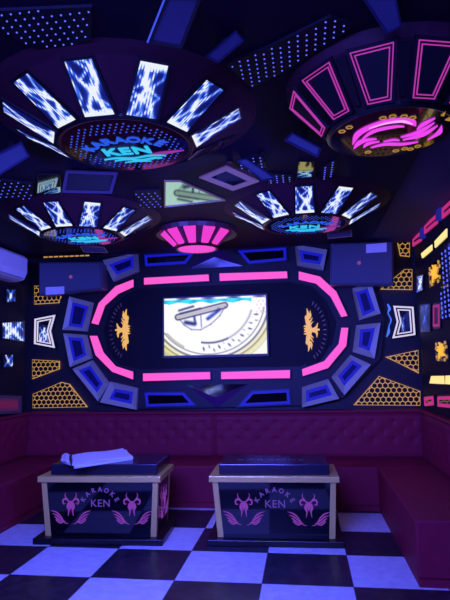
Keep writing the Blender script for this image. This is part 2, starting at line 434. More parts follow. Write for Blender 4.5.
# white papers on the left table
TOPZ = .6365
def papers():
    pl = Plane((0, 0, TOPZ), (1, 0, 0), (0, 1, 0), (0, 0, 1))
    rg = random.Random(5)
    def stack(label, px, n, th, lift=0):
        q = [pl.px(*p) for p in px]; c = (sum(p[0] for p in q)/4, sum(p[1] for p in q)/4); t = thing('paper_stack', label, 'papers', pl.P(c[0], c[1], lift), 'papers on the left table')
        for i in range(n):
            a = rg.uniform(-.05, .05); k = rg.uniform(.94, 1.0)
            rr = []
            for p in q:
                x, y = (p[0]-c[0])*k, (p[1]-c[1])*k; rr.append((c[0]+x*math.cos(a)-y*math.sin(a), c[1]+x*math.sin(a)+y*math.cos(a)))
            z = lift+.001+i*th; N = 10; mb = MB(); vs = []
            for j in range(N+1):
                for l in range(5):
                    s_, u = j/N, l/4
                    x = (rr[0][0]*(1-s_)+rr[1][0]*s_)*(1-u)+(rr[3][0]*(1-s_)+rr[2][0]*s_)*u
                    y = (rr[0][1]*(1-s_)+rr[1][1]*s_)*(1-u)+(rr[3][1]*(1-s_)+rr[2][1]*s_)*u
                    vs.append((x, y, z+.006*i/n*math.sin(s_*7+u*2+i)*(1 if i else 0)))
            vt = [pl.P(x, y, zz) for x, y, zz in vs]; vb = [pl.P(x, y, zz-th*.0+th*.9) for x, y, zz in vs]
            W = 5; tot = len(vs); fs = []
            for j in range(N):
                for l in range(4):
                    f = [j*W+l, (j+1)*W+l, (j+1)*W+l+1, j*W+l+1]; fs += [f, [x+tot for x in f]]
            bd = [l for l in range(5)]+[j*W+4 for j in range(1, N+1)]+[N*W+l for l in range(3, -1, -1)]+[j*W for j in range(N-1, 0, -1)]
            for x, y in zip(bd, bd[1:]+bd[:1]): fs.append([x, y, y+tot, x+tot])
            mb.add(vt+vb, fs); mb.build('paper_sheet', M_PAPER, t)
    stack('larger wavy stack of white papers on the left table', [(73, 469), (133, 460), (125, 452), (72, 458.5)], 5, .007)
    stack('small white folded paper pile at the left end of the papers on the table', [(61, 463), (69.5, 466.5), (69, 457), (62.5, 456)], 4, .007)
papers()

# ------------------------------------------------------------------ back wall: the big light medallion
B1 = BACK.up(.06); B2 = BACK.up(.09)
def P4(pl, *pts): return pl.poly(pts)
# relief board carrying the medallion
bd = MB()
out = P4(B1, (60, 352), (62, 300), (72, 290), (100, 255), (145, 247), (290, 242), (332, 244), (372, 280), (384, 318), (380, 358), (344, 398), (300, 408), (145, 411), (98, 405))
bd.prism(BACK, [BACK.px(*p) for p in [(60, 352), (62, 300), (72, 290), (100, 255), (145, 247), (290, 242), (332, 244), (372, 280), (384, 318), (380, 358), (344, 397), (300, 405), (145, 408.5), (98, 403)]], 0, .06)
tag(bd.build('medallion_board', M_WALL), 'large dark stadium shaped relief board behind the screen and light bars', 'wall board')
# dark inner field
f = MB(); f.prism(B1, P4(B1, (104, 330), (111, 309), (122, 298), (137, 289), (290, 282), (312, 287), (326, 301), (336, 322), (332, 343), (320, 357), (300, 366), (140, 369), (120, 364), (108, 350)), 0, .015)
tag(f.build('screen_surround', pbr('satin_black', (24, 22, 30), .6, spec=.2)), 'black glossy surround panel around the television between the gold birds', 'wall panel')

LB = 'pink light bars around the screen'
def lightbar(label, pts):
    t = thing('light_bar', label, 'light bar', (0, 0, 0), LB)
    q = P4(B1, *pts); c = (sum(p[0] for p in q)/len(q), sum(p[1] for p in q)/len(q)); t.location = B1.P(c[0], c[1], 0); ORIGIN[t.name] = Vector(t.location)
    MB().prism(B1, inset(q, -.012), 0, .03).build('housing', M_BLACK, t)
    MB().prism(B1, q, .03, .042).build('diffuser', M_PINK, t)
lightbar('straight pink light bar above the television, left half', [(145, 278.4), (209, 275), (209.6, 281.3), (145, 285)])
lightbar('straight pink light bar above the television, right half', [(220, 274), (287, 272), (287.5, 278.5), (220.3, 281.3)])
lightbar('straight pink light bar below the television, left half', [(144, 373.4), (210.4, 372), (210.7, 379), (144, 381)])
lightbar('straight pink light bar below the television, right half', [(221.7, 372), (290, 370), (290, 378), (221.7, 379)])
lightbar('bent pink light bar curving above the left gold bird', [(134.3, 280), (116.7, 286.7), (100, 303.3), (92.7, 323.3), (99.3, 325), (106, 306), (119.5, 294), (134.3, 287.3)])
lightbar('bent pink light bar curving below the left gold bird', [(91, 336), (96.7, 355), (113.3, 371.7), (134, 379.3), (134, 371.7), (116.7, 366.2), (104.5, 352.5), (98.3, 336)])
lightbar('bent pink light bar curving above the right gold bird', [(298.8, 272), (320, 277.2), (336, 292), (347.2, 316), (341.2, 317.2), (330.5, 297), (316, 284), (298.8, 280)])
lightbar('bent pink light bar curving below the right gold bird', [(348, 328), (346, 346), (328, 368), (302.8, 376), (302, 369.2), (324, 361.2), (338.5, 344), (341.2, 328)])

FPG = 'framed blue panels ringing the medallion'
def framed(label, o, i):
    q, r = P4(B1, *o), P4(B1, *i); c = (sum(p[0] for p in q)/4, sum(p[1] for p in q)/4)
    t = thing('blue_light_panel', label, 'light panel', B1.P(c[0], c[1], 0), FPG)
    MB().ring(B1, q, r, 0, .05, 0, .02).build('frame', M_BLUEGREY, t)
    MB().prism(B1, r, 0, .012).build('lit_border', M_BLUE, t)
    k = inset(r, .036); MB().prism(B1, k, .012, .02).build('glass', pbr('navy_glass', (36, 34, 84), .25), t)
framed('framed blue panel at the upper left of the medallion, beside the left speaker', [(104, 261), (138.5, 253), (139.5, 272), (114.7, 282)], [(109.3, 264.8), (134, 256), (134, 268), (117.3, 275)])
framed('upper of the two upright framed blue panels left of the left gold bird', [(71, 297), (94, 303), (88, 331.5), (64, 330)], [(73, 302), (89, 306.5), (83, 328), (69, 326)])
framed('lower of the two upright framed blue panels left of the left gold bird', [(65, 333.5), (87.5, 335), (93, 358.5), (71.5, 367)], [(68.5, 337), (83, 338), (87, 355.5), (74, 361.5)])
framed('slanted framed blue panel below left of the left gold bird', [(74, 369), (93.5, 360.5), (110.3, 383.5), (99.5, 401)], [(79, 370.5), (91, 365.5), (103.5, 383.5), (97.5, 392.5)])
framed('framed blue panel at the lower left end of the medallion', [(111.5, 381.5), (138.5, 388), (137.5, 409.5), (101.5, 402)], [(115, 388.5), (133.5, 391.8), (132, 404), (109.5, 399)])
framed('framed blue panel at the upper right of the medallion, beside the right speaker', [(295, 245.5), (327, 250.5), (323, 271), (297, 266)], [(299, 250), (323, 254.5), (320, 264.7), (301.5, 262)])
framed('upper of the two upright framed blue panels right of the right gold bird', [(352, 289), (371, 284), (380, 314), (359, 320.5)], [(355.5, 292.5), (367.5, 288.5), (375, 310.5), (362.5, 316.5)])
framed('lower of the two upright framed blue panels right of the right gold bird', [(356, 325.5), (380, 323), (374, 358.5), (352.5, 352)], [(360, 329.5), (375, 328), (369.5, 351), (358.5, 347)])
framed('slanted framed blue panel below right of the right gold bird', [(350, 355), (370.5, 364.5), (344, 395), (331.5, 377)], [(352, 360), (362, 366), (344, 386), (338, 376)])
framed('framed blue panel at the lower right end of the medallion', [(302, 387), (328, 379), (339, 398.5), (302, 407)], [(306, 390.5), (327, 384.5), (332, 395), (306, 402)])

OPG = 'blue outlined bars above and below the screen'
def outlined(label, o, w):
    q = P4(B1, *o); c = (sum(p[0] for p in q)/len(q), sum(p[1] for p in q)/len(q))
    t = thing('outlined_light_bar', label, 'light bar', B1.P(c[0], c[1], 0), OPG)
    MB().prism(B1, inset(q, -.015), 0, .02).build('housing', M_DKBLUE, t)
    MB().ring(B1, q, inset(q, w), .02, .03).build('blue_outline', M_BLUE, t)
    MB().prism(B1, inset(q, w), .02, .024).build('glass', M_GLOSS, t)
outlined('blue outlined bar above the left half of the television', [(145, 255.5), (195, 252.5), (186, 264), (146, 266.5)], .03)
outlined('blue outlined bar above the right half of the television', [(238, 251), (286, 248), (286.5, 260.5), (249, 264)], .03)
outlined('blue outlined bar below the left half of the television', [(145.5, 392.5), (184, 392.5), (195.5, 405), (147, 406.5)], .03)
outlined('blue outlined bar below the right half of the television', [(252, 391.5), (289, 389.5), (290, 403.6), (239, 406)], .03)

# faceted triangles at top and bottom centre
def facet_tri(label, apex, l, r, mid, mats):
    t = thing('faceted_wedge', label, 'wall ornament', B1.P(*B1.px(*mid), 0), 'faceted wedges on the medallion axis')
    A, L_, R_, C_ = [B1.px(*p) for p in (apex, l, r, mid)]
    H = .06
    def tri(name, p, q, s, m):
        # each facet rises from the board to a ridge
        vs = [B1.P(*p, .004), B1.P(*q, .004), B1.P(*s, H), B1.P(*p, 0), B1.P(*q, 0), B1.P(*s, 0)]
        MB().add(vs, [[0, 1, 2], [3, 4, 5], [0, 1, 4, 3], [1, 2, 5, 4], [2, 0, 3, 5]]).build(name, m, t)
    tri('facet', L_, A, C_, mats[0]); tri('facet', A, R_, C_, mats[1]); tri('mirror_facet', L_, R_, C_, mats[2])
    return t
M_FMIR = pbr('mirror_facet', (190, 190, 205), .08, metal=1)
M_FDK = pbr('violet_facet', (84, 44, 92), .4)
w1 = facet_tri('faceted triangle with mirrored top edge pointing down under the television', (217, 408), (186, 385), (248, 384), (216, 397), (M_FDK, M_FDK, M_FMIR))
w2 = facet_tri('faceted triangle pointing up above the television below the pink lamp', (215, 246), (188, 269), (243, 266), (215, 258), (M_FDK, M_FDK, M_FMIR))
# ------------------------------------------------------------------ television
def tv_pic(u, v):
    """a pale coin-like ring with a dark striped badge, running off the screen"""
    v = 1-v; x = 1.7*u; e = math.hypot(x-.75, v-.05); c = (255, 255, 242)
    g = lambda d, w: math.exp(-(d/w)**2)
    L = lambda x0, y0, x1, y1: seg(x, v, (1.7*x0, y0), (1.7*x1, y1))
    if e > .97: c = mixc(c, (232, 224, 120), (e-.97)*9)
    if e > 1.1: c = mixc((232, 224, 120), (250, 250, 214) if u > .4 else (186, 186, 84), (e-1.1)*10)
    if v > .2:
        for e0, w, col, k in ((.93, .012, (120, 112, 60), .75), (1.0, .016, (92, 88, 34), .9), (1.075, .012, (130, 122, 50), .85), (1.16, .01, (190, 186, 110), .6)):
            c = mixc(c, col, k*g(e-e0, w))
    if u > .36 and v > .24:                       # raised edge and lettering of the ring
        c = mixc(c, (66, 62, 40), .95*g(e-.735, .018)*(1 if u < .63 else .45)); c = mixc(c, (250, 244, 190), .6*g(e-.7, .02))
        a = math.atan2(v-.05, x-.75); q = math.sin(a*61)+math.sin(a*37+e*40)
        c = mixc(c, (96, 88, 60), .8*max(0, q-.5)*g(e-.835, .05))
    if u < .2 and v > .6: c = mixc(c, (140, 132, 70), .6*g(e-.9, .02))
    d = L(.14, .33, .6, .15); c = mixc(c, (60, 58, 50), g(d-.045, .016)); c = mixc(c, (176, 166, 128), .8*g(d, .03))
    c = mixc(c, (70, 68, 58), g(L(.15, .215, .29, .15), .02)); c = mixc(c, (52, 50, 46), g(L(.16, .27, .36, .19), .016))
    c = mixc(c, (24, 34, 34), g(L(.215, .425, .3, .455), .035)); c = mixc(c, (40, 44, 44), .9*g(L(.3, .33, .31, .45), .02))
    c = mixc(c, (24, 40, 96), g(L(.435, .37, .545, .225), .03)); c = mixc(c, (110, 140, 226), .8*g(L(.44, .34, .5, .27), .015))
    c = mixc(c, (110, 106, 104), .8*g(L(.365, .3, .37, .51), .012))
    for p0, p1 in (((.15, .36), (.2, .47)), ((.2, .47), (.27, .55)), ((.27, .55), (.36, .56)), ((.36, .56), (.46, .47)), ((.46, .47), (.55, .33)), ((.55, .33), (.605, .17))):
        c = mixc(c, (104, 100, 96), .7*g(L(*p0, *p1), .012))
    if .035 < v < .09+.015*math.sin(u*30) and u < .86: c = mixc((0, 176, 200), (64, 226, 236), abs(math.sin(u*21)))
    if v < .035: c = mixc((70, 90, 110), (240, 246, 246), (math.sin(u*25)+1)/1.4)
    if u > .9 and v < .3: c = mixc(c, (210, 150, 170), .5*max(0, math.sin(u*160)*math.sin(v*50)))
    if v > .985: c = (70, 64, 40)
    return c
B3 = BACK.up(.118)
q = [B3.px(*p) for p in ((165, 356.5), (267, 354), (266, 295.5), (163.5, 298.5))]
xs = [(q[0][0]+q[3][0])/2, (q[1][0]+q[2][0])/2]; zs = [(q[0][1]+q[1][1])/2, (q[2][1]+q[3][1])/2]
t = thing('television', 'wide flat television glowing white and yellow in the middle of the back wall', 'television', BACK.P((xs[0]+xs[1])/2, zs[0], .075))
o_ = [(xs[0]-.018, zs[0]-.022), (xs[1]+.018, zs[0]-.022), (xs[1]+.018, zs[1]+.018), (xs[0]-.018, zs[1]+.018)]
MB().prism(BACK, o_, .0749, .115).build('casing', M_BLACK, t, bevel=.004)
k_ = [(xs[0], zs[0]), (xs[1], zs[0]), (xs[1], zs[1]), (xs[0], zs[1])]
MB().ring(BACK, o_, k_, .115, .125).build('bezel', M_BLACK, t)
pixels('screen', BACK, k_, 160, 92, tv_pic, .118, t)

# ------------------------------------------------------------------ gold birds with tick arcs
def goldbird(label, cx, s):
    pl = B1.up(.015); C_ = pl.px(cx, 330); pk = .0112   # metres per photo pixel on this wall
    t = thing('phoenix_ornament', label, 'wall ornament', pl.P(C_[0], C_[1], 0), 'gold bird ornaments')
    W = lambda pts: [(C_[0]+s*x*pk, C_[1]-y*pk) for x, y in pts]
    D = MB(); half = [(6+0, -36)]+[(6-24*math.cos(a), -36*math.sin(a)) for a in [R(x) for x in range(75, -76, -15)]]+[(6, 36)]
    D.prism(pl, W(half), 0, .02); D.build('oval_backing', pbr('satin_black', (24, 22, 30), .6, spec=.2), t)
    tk = MB()
    for k in range(15):
        a = R(-64+k*9.2); r1, r2 = 1, 1.14
        p1 = (6-18.5*math.cos(a), 28*math.sin(a)); p2 = (6-21.5*math.cos(a), 32*math.sin(a))
        tk.ribbon(pl, W([p1, p2]), [.009, .009], .02, .026, n=1)
    tk.build('tick_arc', M_GREY, t)['kind'] = 'stuff'
    for g in (-1, 1):
        b = MB()
        b.ribbon(pl, W([(0, g*1), (2.2, g*5), (3.6, g*11), (2.4, g*16), (3.6, g*22)]), [.03, .05, .04, .03, .003], .02, .035)
        for y, ex, ey in ((5, -2.5, 8.5), (8, -2, 12.5), (12, -1, 16.5), (15, 0, 20)):
            b.ribbon(pl, W([(2.6, g*y), (.6, g*(y+.6)), (ex, g*ey)]), [.028, .022, .002], .02, .034, n=4)
        b.ribbon(pl, W([(3, g*9), (5, g*12), (5, g*15)]), [.02, .02, .002], .02, .034, n=4)
        b.build('wing', M_GOLDB, t)
    b = MB(); b.ribbon(pl, W([(7, -1.5), (3, -1), (-1, 0), (-5, -2), (-7, -7)]), [.012, .04, .04, .028, .003], .02, .04)
    b.ribbon(pl, W([(7, 1.5), (3, 1), (-2, .5), (-5.5, 3), (-5.5, 8)]), [.012, .035, .04, .026, .003], .02, .041)
    b.ribbon(pl, W([(6, 0), (0, 0), (-8.5, 0)]), [.015, .035, .02], .02, .042)
    for y in (-4, 4): b.ribbon(pl, W([(3, y*.5), (5.5, y), (7.5, y*.9)]), [.02, .018, .003], .02, .038, n=4)
    b.build('body', M_GOLDB, t)
goldbird('gold bird ornament in a dark oval left of the television', 124, 1)
goldbird('gold bird ornament in a dark oval right of the television', 311, -1)

# ------------------------------------------------------------------ honeycomb panels
def honeycomb(label, pl, poly, r=.034, w=.0055, glowm=None):
    q = pl.poly(poly); c = (sum(p[0] for p in q)/len(q), sum(p[1] for p in q)/len(q))
    t = thing('honeycomb_panel', label, 'honeycomb panel', pl.P(c[0], c[1], 0), 'backlit honeycomb panels')
    MB().prism(pl, q, 0, .02).build('backlight', glowm or M_YEL, t)
    k = inset(q, w*1.1); h = MB(); lo = (min(p[0] for p in q), min(p[1] for p in q)); hi = (max(p[0] for p in q), max(p[1] for p in q))
    dx = r*math.sqrt(3); dy = r*1.5; j = 0; y = lo[1]+r*.55
    while y < hi[1]+r:
        x = lo[0]+(dx/2 if j % 2 else 0)
        while x < hi[0]+r:
            c_ = clip(hexpts((x, y), r-w, math.pi/6), k)
            if len(c_) > 2 and abs(area(c_)) > 2e-5: h.prism(pl, c_, .02, .026)
            x += dx
        y += dy; j += 1
    o = h.build('hexagon_cells', M_BLACK, t); o['kind'] = 'stuff'
    return t
B0 = BACK.up(.012)
honeycomb('amber honeycomb panel low in the left corner above the sofa', B0, [(33.5, 408), (33.5, 394), (62, 382), (70, 384), (88, 407)])
honeycomb('small amber honeycomb panel below the left white neon frame', B0, [(33, 379), (33, 359.5), (60, 361), (60, 369)])
honeycomb('amber honeycomb panel behind the left speaker at its lower corner', B0, [(35, 304.5), (35, 286), (64, 286), (60, 303)])
honeycomb('large amber honeycomb panel low on the right of the back wall', B0, [(353.5, 405), (379, 376), (420, 391), (420, 405.5)])
honeycomb('small amber honeycomb panel below the right white neon frame', B0, [(385, 357), (418, 350), (418.5, 373.5), (400, 364)])
honeycomb('amber honeycomb panel above the right white neon frame', B0, [(380, 289.5), (404, 269.5), (412, 269.5), (412, 290)])
honeycomb('small amber honeycomb strip beside the right speaker near the ceiling', B0, [(396.5, 240), (409.5, 239), (409.5, 257), (400, 256)])

# white double neon frames
def neonframe(label, poly, flash, seed, dim=.9):
    q = B0.poly(poly); c = (sum(p[0] for p in q)/len(q), sum(p[1] for p in q)/len(q))
    t = thing('framed_neon_sign', label, 'neon sign', B0.P(c[0], c[1], 0), 'white double neon frames')
    MB().prism(B0, inset(q, -.01), 0, .015).build('backing', M_GLOSS, t)
    MB().ring(B0, q, inset(q, .018), .015, .028).build('outer_tube', M_NWHITE, t)
    MB().ring(B0, inset(q, .035), inset(q, .048), .015, .028).build('inner_tube', M_NWHITE, t)
    fl = B0.poly(flash); pixels('led_picture', B0, fl, 14, 18, lightning(seed, None, 1.3, dim, (9, 9, 56)), .0165, t)['label'] = 'blue and white flickering picture inside the frame'
neonframe('white double neon frame with pinched side on the left of the back wall', [(35.5, 319), (56, 315), (51.5, 331), (55.5, 348), (35, 344)], [(40, 341.5), (49.5, 342.5), (48, 328), (40, 327)], 11)
neonframe('white double neon frame with pinched side on the right of the back wall', [(393, 306), (413, 307), (415, 335), (392, 338.5), (396.5, 322)], [(401, 332), (405.5, 331), (405, 318), (400.5, 317)], 12, .4)
# small blue led squiggle hugging the right frame
q = B0.up(.0).poly([(389, 339), (394, 338.5), (395.5, 322), (392, 305.5), (388.5, 305.5)])
m_ = MB(); m_.ribbon(B0, B0.poly([(387.5, 304), (389.5, 309), (388, 313), (391, 320), (389, 326), (388.5, 332), (386.5, 337)]), [.012, .028, .01, .014, .01, .028, .01], 0, .012)
tag(m_.build('led_flame', glow('blue_flame', (70, 120, 255), 1.0)), 'thin blue glowing squiggle along the right white neon frame', 'neon sign')

# ------------------------------------------------------------------ speakers
def speaker(label, px, lab, dot):
    Ys = YW-.32; pl = Plane((0, Ys, 0), (1, 0, 0), (0, 0, 1), (0, -1, 0)); q = pl.poly(px)
    c = (sum(p[0] for p in q)/4, sum(p[1] for p in q)/4)
    t = thing('wall_speaker', label, 'speaker', pl.P(c[0], q[0][1], -.1), 'wall speakers')
    MB().taper(pl, inset(q, .02), -.32, q, -.015).build('cabinet', M_SPKB, t, bevel=.008)
    MB().prism(pl, inset(q, .02), -.015, .006).build('grille', M_SPK, t, bevel=.006)
    MB().prism(pl, pl.poly(lab), .006, .010).build('label_strip', M_LABEL, t)['label'] = 'pale label strip'
    d = pl.px(*dot); MB().prism(pl, hexpts(d, .022), .006, .011).build('badge', glow('badge_pink', (150, 70, 130), .8), t)['label'] = 'small pink badge'
speaker('black speaker hung high on the left of the back wall, label low on it', [(38, 296), (102, 289.5), (101, 261), (38, 262)], [(46, 287.3), (64.5, 286.5), (64.5, 294), (46, 295)], (71, 277))
speaker('black speaker hung high on the right of the back wall, label at its top', [(330, 285), (394, 285.5), (394, 241), (331, 243)], [(366, 244.5), (386.5, 243), (386.5, 252), (366, 253.2)], (359, 263))

# ------------------------------------------------------------------ air conditioner on the left wall
t = thing('air_conditioner', 'white wall air conditioner high on the left wall', 'air conditioner', (XL, 5.4, 2.42))
prof = [(0, 0), (0, .30), (.20, .30), (.235, .26), (.235, .10), (.20, .02), (.12, 0)]
YA0, YA1, ZA = 4.95, 5.87, 2.455
ac = MB(); ac.add([(XL+x, y, ZA+z) for y in (YA0, YA1) for x, z in prof], [list(range(7)), list(range(7, 14))]+[[i, (i+1) % 7, 7+(i+1) % 7, 7+i] for i in range(7)])
ac.build('body', M_WHITE, t, bevel=.012)
MB().prism(Plane((XL+.235, 0, ZA), (0, 1, 0), (0, 0, 1), (1, 0, 0)), [(YA0+.02, .115), (YA1-.02, .115), (YA1-.02, .262), (YA0+.02, .262)], 0, .008).build('front_cover', M_WHITE, t, bevel=.004)
MB().add([(XL+.14, YA0+.05, ZA-.006), (XL+.14, YA1-.05, ZA-.006), (XL+.215, YA1-.05, ZA+.03), (XL+.215, YA0+.05, ZA+.03), (XL+.135, YA0+.05, ZA+.004), (XL+.135, YA1-.05, ZA+.004), (XL+.21, YA1-.05, ZA+.04), (XL+.21, YA0+.05, ZA+.04)],
         [[0, 1, 2, 3], [4, 5, 6, 7], [0, 1, 5, 4], [1, 2, 6, 5], [2, 3, 7, 6], [3, 0, 4, 7]]).build('air_flap', pbr('flap', (170, 170, 178), .4), t)

# ------------------------------------------------------------------ left wall decoration
L1 = LEFT.up(.05)
lb = MB().prism(LEFT, [(3.0, .94), (YW-.21, .94), (YW-.21, 2.42), (3.0, 2.42)], 0, .046)
for z0, z1 in ((2.20, 2.40), (1.72, 2.14), (1.22, 1.66), (.945, 1.17)):
    lb.prism(LEFT, [(3.0, z0), (YW-.22, z0), (YW-.22, z1), (3.0, z1)], 0, .05)
M_SATIN = pbr('satin_black', (24, 22, 30), .6, spec=.2)
tag(lb.build('wall_panelling', M_SATIN), 'dark raised panelling boards on the left wall', 'wall board')
def ledpic(label, pl, poly, seed, nx=14, ny=14, asp=1.0, dim=1.0, grp='led pictures on the side walls'):
    q = pl.poly(poly); c = (sum(p[0] for p in q)/4, sum(p[1] for p in q)/4)
    t = thing('led_picture', label, 'led screen', pl.P(c[0], c[1], 0), grp)
    MB().prism(pl, inset(q, -.012), 0, .02).build('frame', M_BLACK, t)
    pixels('screen', pl, q, nx, ny, lightning(seed, None, asp, dim, (7, 7, 44)), .0215, t)
ledpic('bright blue white swirling led picture on the left wall at neon frame height', L1, [(1, 338), (22.5, 341), (22.5, 322), (1, 323)], 21, 18, 12, .9)
ledpic('small dim blue led picture on the left wall below the swirling one', L1, [(2, 367), (11, 366), (11, 355), (2, 355)], 22, 10, 10, .8, .6)
ledpic('small dim blue led picture on the left wall under the air conditioner', L1, [(5, 302), (13.5, 301), (13.5, 290), (5, 289.5)], 23, 10, 10, .8, .6)
q = L1.poly([(-8, 414.5), (18.5, 413), (18.5, 396), (-8, 395)])
t = thing('wall_light_box', 'dim violet light box with red centre low on the left wall', 'light box', L1.P(q[1][0]-.1, q[1][1], 0))
MB().ring(L1, q, inset(q, .03), 0, .04).build('frame', pbr('dim_box_frame', (90, 80, 80), .5), t); MB().prism(L1, inset(q, .03), 0, .02).build('pane', glow('dim_wine', (62, 16, 62), 1), t)
MB().prism(L1, inset(q, .06), .02, .026).build('red_bar', glow('dim_red', (86, 14, 56), 1), t)

# ------------------------------------------------------------------ right wall decoration
R1 = RIGHT.up(.047)
rb = MB().prism(RIGHT, [(-YW+.11, .94), (-2.6, .94), (-2.6, 2.79), (-YW+.11, 2.79)], 0, .046)
for z0, z1 in ((2.46, 2.78), (1.98, 2.42), (1.52, 1.94), (1.2, 1.48), (.945, 1.17)):
    rb.prism(RIGHT, [(-YW+.12, z0), (-2.6, z0), (-2.6, z1), (-YW+.12, z1)], 0, .05)
tag(rb.build('wall_panelling', M_SATIN), 'dark raised panelling boards on the right wall', 'wall board')
def pinkbox(label, poly, grp):
    q = R1.poly(poly); c = (sum(p[0] for p in q)/4, sum(p[1] for p in q)/4)
    t = thing('outlined_light_box', label, 'light box', R1.P(c[0], c[1], 0), grp)
    MB().prism(R1, inset(q, -.012), 0, .02).build('backing', M_BLACK, t)
    MB().ring(R1, q, inset(q, .03), .02, .032).build('pink_outline', M_PINKR, t); MB().prism(R1, inset(q, .03), .02, .024).build('glass', M_GLOSS, t)
pinkbox('far pink outlined box high on the right wall near the back corner', [(415.2, 246.4), (424, 240.6), (424, 231), (415.4, 238)], 'pink outlined boxes on the right wall')
pinkbox('middle pink outlined box high on the right wall', [(427.3, 233.8), (440.5, 223), (440.5, 213.2), (427.3, 225)], 'pink outlined boxes on the right wall')
pinkbox('nearest pink outlined box high on the right wall at the photo edge', [(445.5, 218.5), (460, 206), (460, 194.5), (445.5, 208)], 'pink outlined boxes on the right wall')
pinkbox('pink outlined box low on the right wall next to the back corner', [(427.5, 406), (436, 405), (435.5, 396.2), (427, 397.2)], 'pink outlined boxes on the right wall')
pinkbox('pink outlined box low on the right wall at the photo edge', [(441, 406.5), (456, 408), (456, 396), (440.7, 396.6)], 'pink outlined boxes on the right wall')
def creambar(label, poly):
    q = R1.poly(poly); c = (sum(p[0] for p in q)/4, sum(p[1] for p in q)/4)
    t = thing('cream_light_bar', label, 'light bar', R1.P(c[0], c[1], 0), 'cream light bars on the right wall')
    MB().prism(R1, inset(q, -.01), 0, .02).build('housing', M_BLACK, t); MB().prism(R1, q, .02, .03).build('diffuser', M_CREAM, t)
creambar('cream light bar high on the right wall under the far pink box', [(425, 258), (434.8, 249.8), (434.6, 244.5), (423.8, 253.5)])
creambar('cream light bar high on the right wall at the photo edge', [(438, 247.6), (449.8, 236.5), (449.8, 228.5), (437.7, 241.2)])
creambar('cream light bar low on the right wall under the gold flame', [(432.4, 383.3), (447, 384), (446.6, 375.8), (434.2, 376)])
creambar('cream light bar low on the right wall at the photo edge', [(448.6, 384), (462, 385), (462, 375.2), (448.8, 375.6)])
def blueslat(label, poly):
    q = R1.poly(poly); o = MB().prism(R1, q, 0, .05).build('blue_divider', M_FACET)
    tag(o, label, 'wall ornament', 'blue dividers on the right wall')
blueslat('dim blue divider between the far and middle pink boxes', [(424.6, 239), (426.6, 237), (426.6, 224), (424.6, 226)])
blueslat('dim blue divider between the middle and nearest pink boxes', [(441.3, 221), (444.8, 219), (444.8, 205), (441.3, 208)])
def goldflame(label, cx, cy, sx, s):
    C_ = R1.px(cx, cy); t = thing('gold_bird_light', label, 'wall ornament', R1.P(C_[0], C_[1], 0), 'gold flame lights on the right wall')
    W = lambda pts: [(C_[0]+x*sx, C_[1]+y*s) for x, y in pts]
    MB().prism(R1, W([(-1.15, -1.1), (1.15, -1.1), (1.15, 1.1), (-1.15, 1.1)]), 0, .015).build('backing', M_GLOSS, t)
    b = MB()
    for ang, ln in ((90, 1), (55, .85), (125, .85), (20, .75), (160, .75), (-50, .9), (-130, .9), (-90, .6)):
        a = R(ang); b.ribbon(R1, W([(0, 0), (.5*ln*math.cos(a), .5*ln*math.sin(a)), (ln*math.cos(a+.25), ln*math.sin(a+.25))]), [.42*s, .36*s, .03*s], .015, .028, n=4)
    b.build('flame_shape', M_GOLDL, t)
    for x, y in ((-.85, .8), (-.95, .35), (.8, .85), (.95, .4), (-.9, -.6), (.9, -.65), (-.6, -.9), (.55, -.95)):
        MB().ring(R1, hexpts(W([(x, y)])[0], .2*s), hexpts(W([(x, y)])[0], .14*s), .015, .022).build('hexagon_outline', M_YEL, t)
goldflame('gold flame shaped light on the right wall under the cream bar', 436.4, 273.5, .21, .095)
goldflame('gold flame shaped light lower on the right wall above the low cream bar', 443, 351, .2, .085)
ledpic('slim blue white led picture on the right wall nearest the back corner', R1, [(418.5, 292.5), (424.5, 289.5), (425, 275), (418.8, 277)], 31, 8, 14, 1.6)
ledpic('greyish led picture on the right wall level with the white neon frame', R1, [(423, 331), (432, 330), (432, 304.5), (422.5, 305.5)], 32, 8, 14, 1.8, .3)
t_ = R1.poly([(435, 329), (442, 328.5), (442, 302), (435, 303)])
t = thing('pink_light_panel', 'dim pink outlined panel on the right wall beside the greyish led picture', 'light panel', R1.P(*t_[0], 0))
MB().prism(R1, t_, 0, .015).build('backing', M_BLACK, t); MB().ring(R1, inset(t_, .02), inset(t_, .045), .015, .025).build('pink_outline', glow('dim_pink', (160, 40, 120), .9), t)
# column of blue dots
def dots(mb, pl, poly, step, r, d0, d1, m, edge=None, row=1.0):
    lo = (min(p[0] for p in poly), min(p[1] for p in poly)); hi = (max(p[0] for p in poly), max(p[1] for p in poly)); j = 0; y = lo[1]+step*.5
    while y < hi[1]:
        x = lo[0]+step*.5
        while x < hi[0]:
            if inside((x, y), poly): mb.prism(pl, hexpts((x, y), r), d0, d1, m)
            x += step
        y += step*row; j += 1
q = R1.poly([(443, 318), (458, 322), (458, 238), (443, 250)])
t = thing('led_dot_column', 'upright panel of blue led dots on the right wall at the photo edge', 'led panel', R1.P(*q[0], 0))
MB().prism(R1, q, 0, .02).build('panel', M_GLOSS, t); m_ = MB(); dots(m_, R1, inset(q, .01), .12, .013, .02, .024, 0, row=.36); m_.build('led_dots', M_DOT, t)['kind'] = 'stuff'

# ------------------------------------------------------------------ ceiling
ZM = 2.778
t = MB().box(-3.2, .78, 1.2, 6.1, ZM, ZC-.0005).build('glossy_ceiling_panel', M_SHEET)
tag(t, 'large glossy black sheet covering the middle of the ceiling', 'ceiling panel')
CM = Plane((0, 0, ZM), (1, 0, 0), (0, -1, 0), (0, 0, -1))

